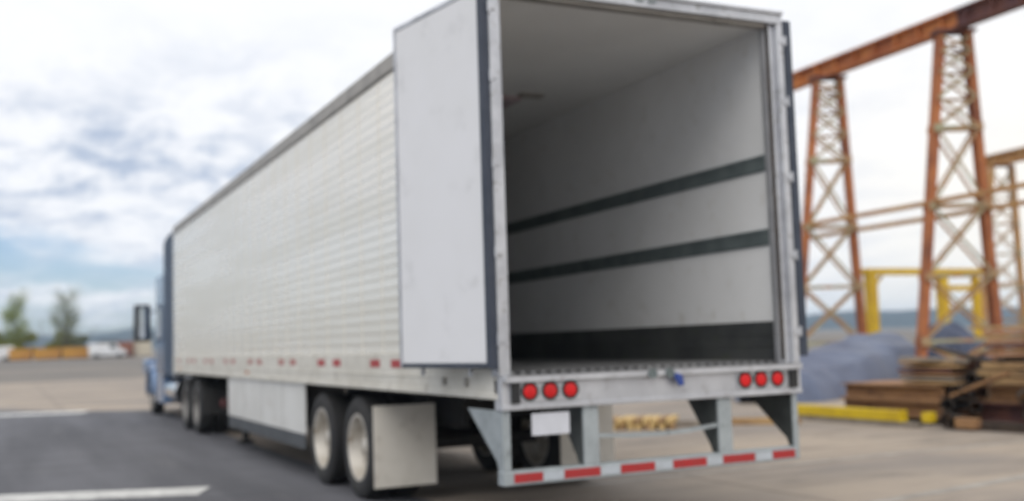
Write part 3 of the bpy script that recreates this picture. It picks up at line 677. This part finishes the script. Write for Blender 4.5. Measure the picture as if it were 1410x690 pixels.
# loose boards thrown across the piles
for X, Y, Z, ln, tilt, rz_, m, lb in ((10.25, 5.0, 1.0, 1.5, 14, 8, 'timber_dark', 'dark loose board sloping up onto the big stack'), (10.6, 5.35, 1.02, 1.3, -9, -14, 'timber_pink', 'pinkish loose board lying across the plank pile'),
    (10.05, 5.6, .99, 1.1, 3, 20, 'timber_grey', 'grey loose board skewed on top of the plank pile'), (9.86, 4.62, .62, 1.0, -20, 5, 'rust_brown', 'brown loose board leaning down in front of the big stack'), (10.3, 4.2, 1.46, 1.6, 1, 6, 'timber_tan', 'tan loose board on the very top of the big stack')):
    o = piece('plank', ln, .16, .045).build('loose_board', m, bevel=.004); o.location = (X, Y, Z); o.rotation_euler = (R_(tilt), 0, R_(rz_)); tag(o, lb, 'plank')
# dark pipe ends between the two stacks
spots = [(9.85, 5.20, .01, .22), (9.72, 4.96, .01, .20), (9.98, 5.22, .24, .20), (10.08, 4.93, .23, .18), (10.10, 5.16, .45, .18), (10.22, 5.05, .64, .19), (10.02, 5.02, .42, .14), (9.93, 3.72, .15, .24), (9.95, 3.70, .42, .22), (9.96, 3.95, .40, .18)]
names = ['short dark pipe on the ground nearest the low stack', 'short dark pipe on the ground nearest the big stack', 'dark pipe on the second tier beside the low stack', 'dark pipe on the second tier beside the big stack', 'dark pipe on the third tier under the topmost one', 'topmost dark pipe between the two stacks', 'thinnest dark pipe wedged in the middle of the pile', 'low dark pipe end against the big stack at the right edge of the photo', 'upper dark pipe end against the big stack at the right edge of the photo', 'small dark pipe end left of the pair at the right edge of the photo']
for (X, Y, Z, dd), lb in zip(spots, names):
    o = piece('pipe', .62, dd, dd).build('pipe', 'timber_dark', smooth=True); o.location = (X, Y, Z); o.rotation_euler = (0, rb.uniform(-.05, .05), R_(rb.uniform(-70, -40)))
    tag(o, lb, 'pipe', 'pipe offcuts between the stacks')
for X, Y, Z, ln, wd, ht, rz, m, nm, lb, ct in (
    (9.46, 5.24, .09, .16, .14, .15, 0, 'yellow_bright', 'yellow_block', 'small yellow steel block on the ground right of the yellow barrier', 'block'),
    (9.55, 4.60, .03, .34, .16, .15, .1, 'rust_brown', 'rusty_block', 'rusty brown steel block at the foot of the big stack', 'block'),
    (9.75, 4.35, .0, 1.5, .2, .13, .05, 'timber_dark', 'timber_sleeper', 'dark timber sleeper lying along the foot of the big stack', 'timber'),
    (9.42, 6.85, .0, 2.9, .16, .075, 0, 'timber_grey', 'timber_sleeper', 'weathered timber lying under the yellow barrier', 'timber')):
    o = piece('plank', ln, wd, ht).build(nm, m, bevel=.008); o.location = (X, Y, Z); o.rotation_euler = (0, 0, rz); tag(o, lb, ct)
b = MB(); b.box(-.07, .07, -1.28, 1.28, .0, .17); b.box(-.085, .085, -1.30, -1.281, -.01, .18); b.box(-.085, .085, 1.281, 1.30, -.01, .18)
o = b.build('yellow_barrier', 'yellow_bright', bevel=.01); o.location = (9.40, 6.98, .08); tag(o, 'long yellow steel rail lying low in front of the brown stacks', 'barrier')
# rusty machine part beyond the tarp
mp = thing('rusty_winch', 'orange rusty winch with round drum standing beside the trailer rear corner', 'winch', (17.2, 18.2, 0), .5)
MB().box(-.5, .5, -.4, .4, 0, .35).build('base', 'rust_dark', mp, .02)
b = MB(); b.lathe([(-.35, 0), (-.35, .45), (-.28, .45), (-.28, .26), (.28, .26), (.28, .45), (.35, .45), (.35, 0)], (0, 0, .83), 'x', 24); b.build('drum', 'rust_orange', mp, smooth=True)
for X in (-.42, .42): MB().prism([(-.35, .352), (.35, .352), (.12, 1.25), (-.12, 1.25)], 'x', X - .03, X + .03).build('bearing_plate', 'rust_orange', mp, .01)
b = MB(); b.box(-.1, .1, -.1, .1, 1.252, 1.65); b.build('post', 'rust_orange', mp, .01)

# low timber seen under the trailer
rr = random.Random(5); A0, A1 = Vector((6.0, 9.0, 0)), Vector((6.95, 8.25, 0)); d = (A1 - A0).normalized(); ang = math.atan2(d.y, d.x) - math.pi / 2
pr_ = {}
for l in range(2):
    for i in range(9):
        p = A0.lerp(A1, (i + .5) / 9)
        k = (i + l) % 3; m = ('timber_yellow', 'timber_yellow', 'timber_tan')[k]
        if (m, k) not in pr_: o = piece('plank', .85, .10, .085).build('wood_block', m, bevel=.006); pr_[(m, k)] = o
        else: o = pr_[(m, k)].copy(); COL.objects.link(o)
        o.location = (p.x, p.y, l * .088); o.rotation_euler = (0, 0, ang + math.pi / 2 + rr.uniform(-.08, .08))
        tag(o, 'yellow wood block in the %s row of the low pile seen under the trailer' % ('top' if l else 'bottom'), 'wood block', 'wood blocks seen under the trailer')
for (a_, c_, lb, wd, ht) in (((6.95, 8.35), (7.6, 8.05), 'grey timber lying between the yellow wood blocks and the brown timber', .14, .10), ((7.7, 8.1), (8.75, 7.3), 'brown timber on the concrete seen between the right posts of the rear guard', .16, .11)):
    a_, c_ = Vector((*a_, 0)), Vector((*c_, 0)); o = piece('plank', (c_ - a_).length, wd, ht).build('timber_sleeper', 'timber_grey' if wd < .15 else 'timber_tan', bevel=.008)
    dd = c_ - a_; o.location = (a_ + c_) / 2; o.rotation_euler = (0, 0, math.atan2(dd.y, dd.x) - math.pi / 2); tag(o, lb, 'timber')

# ------------------------------------------------------------------ far left background
def crown(nm, parent, n, fn, size, m, seed):
    r = random.Random(seed); b = MB()
    for _ in range(n):
        p = fn(r); a_ = Vector((r.uniform(-1, 1), r.uniform(-1, 1), r.uniform(-1, 1))).normalized(); c_ = a_.orthogonal().normalized(); e = a_.cross(c_)
        s = size * r.uniform(.5, 1.3); b.bm.faces.new([b.bm.verts.new(p + c_ * s), b.bm.verts.new(p + e * s * .6), b.bm.verts.new(p - c_ * s), b.bm.verts.new(p - e * s * .6)])
    return b.build(nm, m, parent)
def tree(loc, H, R, m, label, seed, dens=2900):
    r = random.Random(seed); t = thing('tree', label, 'tree', loc, group='young trees behind the orange skips')
    b = MB(); b.tube([(0, 0, 0), (.05, 0, H * .3), (-.04, .05, H * .65), (0, 0, H * .97)], [.16, .12, .07, .02], 8)
    tips = []
    for i in range(24):
        z0 = H * r.uniform(.22, .88); A = r.uniform(0, 6.28); l = R * (1.15 - .7 * abs(z0 / H - .5)) * r.uniform(.55, 1.05)
        p1 = Vector((math.cos(A) * l * .5, math.sin(A) * l * .5, z0 + l * .5)); p2 = Vector((math.cos(A) * l, math.sin(A) * l, z0 + l * 1.1))
        b.tube([(0, 0, z0), p1, p2], [.05, .03, .01], 5); tips += [p1, p2, (p1 + p2) / 2]
    b.build('trunk', 'bark', t, smooth=True)
    def fn(rn):
        c = rn.choice(tips); return c + Vector((rn.gauss(0, .36), rn.gauss(0, .36), rn.gauss(0, .45)))
    crown('crown', t, dens, fn, .13, m, seed); return t
tree((-2.25, 148.1, 1.1), 8.6, 1.35, 'leaf_spring', 'slim green young tree at the left edge behind the orange skips', 11)
tree((3.65, 145.2, 1.1), 8.4, 1.7, 'leaf_grey', 'sparser greyish young tree behind the right half of the orange skips', 23, 2300)
def bush(loc, rx, rz_, label, seed, m='leaf_bush'):
    t = thing('bush', label, 'bush', loc, group='bushes behind the orange skips'); r0 = random.Random(seed)
    cl = [(Vector((r0.uniform(-.7, .7) * rx, r0.uniform(-.6, .6), r0.uniform(.25, .75) * rz_)), r0.uniform(.3, .55)) for _ in range(9)]
    b = MB()
    for c, s in cl: b.tube([(c.x * .2, 0, 0), (c.x * .7, c.y * .6, c.z * .6), tuple(c)], [.05, .03, .015], 5)
    b.build('stem', 'bark', t)
    def fn(rn):
        c, s = rn.choice(cl); v = Vector((rn.gauss(0, 1), rn.gauss(0, 1), rn.gauss(0, 1))).normalized() * rn.uniform(.5, 1) * s * rx * 1.05; v.z *= .85
        q_ = c + v; q_.z = max(.05, q_.z); return q_
    crown('foliage', t, 3600, fn, .20, m, seed)
bush((-3.4, 149.0, 1.1), 1.9, 4.6, 'broad yellow green bush at the left edge of the photo', 31)
bush((-1.2, 148.6, 1.1), 1.6, 4.2, 'green bush at the foot of the left young tree', 32)
bush((3.3, 147.5, 1.1), 2.0, 4.4, 'olive green bush at the foot of the sparser young tree', 33)
bush((5.4, 147.5, 1.1), 1.3, 3.7, 'low olive bush behind the right end of the orange skips', 34, 'leaf_grey')
# orange site skips in a row
def skip(loc, rz, ln, label):
    t = thing('orange_skip', label, 'skip', loc, rz, 'orange skips in a row far behind')
    b = MB(); b.prism([(-ln / 2, .15), (ln / 2, .15), (ln / 2 + .12, 1.5), (-ln / 2 - .12, 1.5)], 'y', -.9, .9); b.build('body', 'orange_paint', t, .03)
    b = MB()
    for i in range(5): X = -ln / 2 + ln * (i + .5) / 5; b.box(X - .05, X + .05, -.97, -.902, .2, 1.45)
    b.box(-ln / 2 - .15, ln / 2 + .15, -.99, -.9025, 1.46, 1.56); b.build('rib', 'orange_paint', t)
    b = MB(); b.box(-ln / 2 + .1, ln / 2 - .1, -.7, -.5, 0, .149); b.box(-ln / 2 + .1, ln / 2 - .1, .5, .7, 0, .149); b.build('skid', 'rust_dark', t)
skip((-1.55, 146.6, 1.12), R_(-10), 2.6, 'leftmost orange skip of the far row, under the slim tree')
skip((1.6, 145.6, 1.12), R_(-10), 3.1, 'middle orange skip of the far row between the two trees')
skip((5.0, 144.7, 1.12), R_(-10), 3.1, 'rightmost orange skip of the far row under the sparser tree')
def van(loc, rz, m, label):
    t = thing('van', label, 'van', loc, rz, 'vans parked far across the yard')
    b = MB(); b.prism([(-2.3, .35), (2.2, .35), (2.3, .9), (1.6, 1.1), (1.1, 1.85), (-2.3, 1.95)], 'y', -.9, .9); bd = b.build('body', m, t, .08, seg=3)
    b = MB(); b.prism([(.3, 1.2), (1.35, 1.2), (.98, 1.72), (.3, 1.75)], 'y', -.912, -.901); b.build('side_window', 'dark_glass', bd)
    for X in (-1.4, 1.5):
        for Y in (-.8, .8):
            b = MB(); b.lathe([(-.1, 0), (-.1, .33), (.1, .33), (.1, 0)], (X, Y, .33), 'y', 16); b.build('wheel', 'black_rubber', t)
van((-4.6, 148.3, 1.12), R_(170), 'van_white', 'white van parked at the far left edge beside the orange skips')
van((8.7, 141.6, 1.12), R_(-15), 'van_white', 'white van parked right of the orange skips')
def box_thing(nm, loc, dims, m, label, cat):
    t = thing(nm, label, cat, loc, R_(-12)); a_, b_, c_ = dims
    MB().box(-a_ / 2, a_ / 2, -b_ / 2, b_ / 2, .12, c_).build('body', m, t, .03)
    b = MB()
    for i in range(int(a_ / .4)): X = -a_ / 2 + .2 + i * .4; b.box(X - .06, X + .06, -b_ / 2 - .04, -b_ / 2 - .001, .2, c_ - .1)
    b.build('rib', m, t)
    for sx in (-1, 1):
        for sy in (-1, 1): MB().box(sx * (a_ / 2 - .1) - .09, sx * (a_ / 2 - .1) + .09, sy * (b_ / 2 - .1) - .09, sy * (b_ / 2 - .1) + .09, 0, .119).build('foot', 'rust_dark', t)
box_thing('shipping_container', (10.9, 142.3, 1.12), (1.9, 1.6, 2.1), 'brick_red', 'small red brown container far beyond the truck mirror', 'container')
box_thing('site_cabin', (13.1, 143.0, 1.12), (2.2, 1.8, 2.2), 'cream_paint', 'cream site cabin far beyond the truck front', 'cabin')
box_thing('dark_container', (9.4, 150.0, 1.12), (2.6, 1.8, 2.4), 'kick_plate', 'dark container far behind the second white van', 'container')
for X, Y, hh, lb in ((.9, 152, 5.5, 'thin grey pole between the two young trees'), (7.3, 150, 4.2, 'thin grey pole right of the sparser young tree'), (12.2, 148, 4.6, 'thin grey pole farthest right, by the cream cabin')):
    t = thing('lamp_pole', lb, 'lamp pole', (X, Y, 1.12), group='thin poles across the yard')
    b = MB(); b.tube([(0, 0, 0), (0, 0, hh)], [.07, .04], 8); b.build('pole', 'pole_grey', t, smooth=True)
    b = MB(); b.bar((0, 0, hh - .05), (.7, 0, hh + .05), .05); b.box(.5, .95, -.1, .1, hh + .05, hh + .13); b.build('lamp_head', 'pole_grey', t)
bush((12.0, 147, 1.1), 1.3, 2.2, 'grey green bush between the red container and the cream cabin', 35, 'leaf_grey')
bush((7.6, 149.5, 1.1), 1.1, 2.0, 'low grey green bush behind the second white van', 36, 'leaf_grey')

# ------------------------------------------------------------------ air
hz = MB().box(-700, 1300, -300, 1560, -1.5, 45).build('haze', 'chassis'); hz['kind'] = 'stuff'
hm = bpy.data.materials.new('air'); hm.use_nodes = True; t = hm.node_tree; t.nodes.clear()
vo = t.nodes.new('ShaderNodeVolumePrincipled'); vo.inputs['Color'].default_value = (.62, .80, 1.0, 1); vo.inputs['Density'].default_value = .00042; vo.inputs['Anisotropy'].default_value = 0.0
mo = t.nodes.new('ShaderNodeOutputMaterial'); t.links.new(vo.outputs[0], mo.inputs['Volume']); hz.data.materials.clear(); hz.data.materials.append(hm)
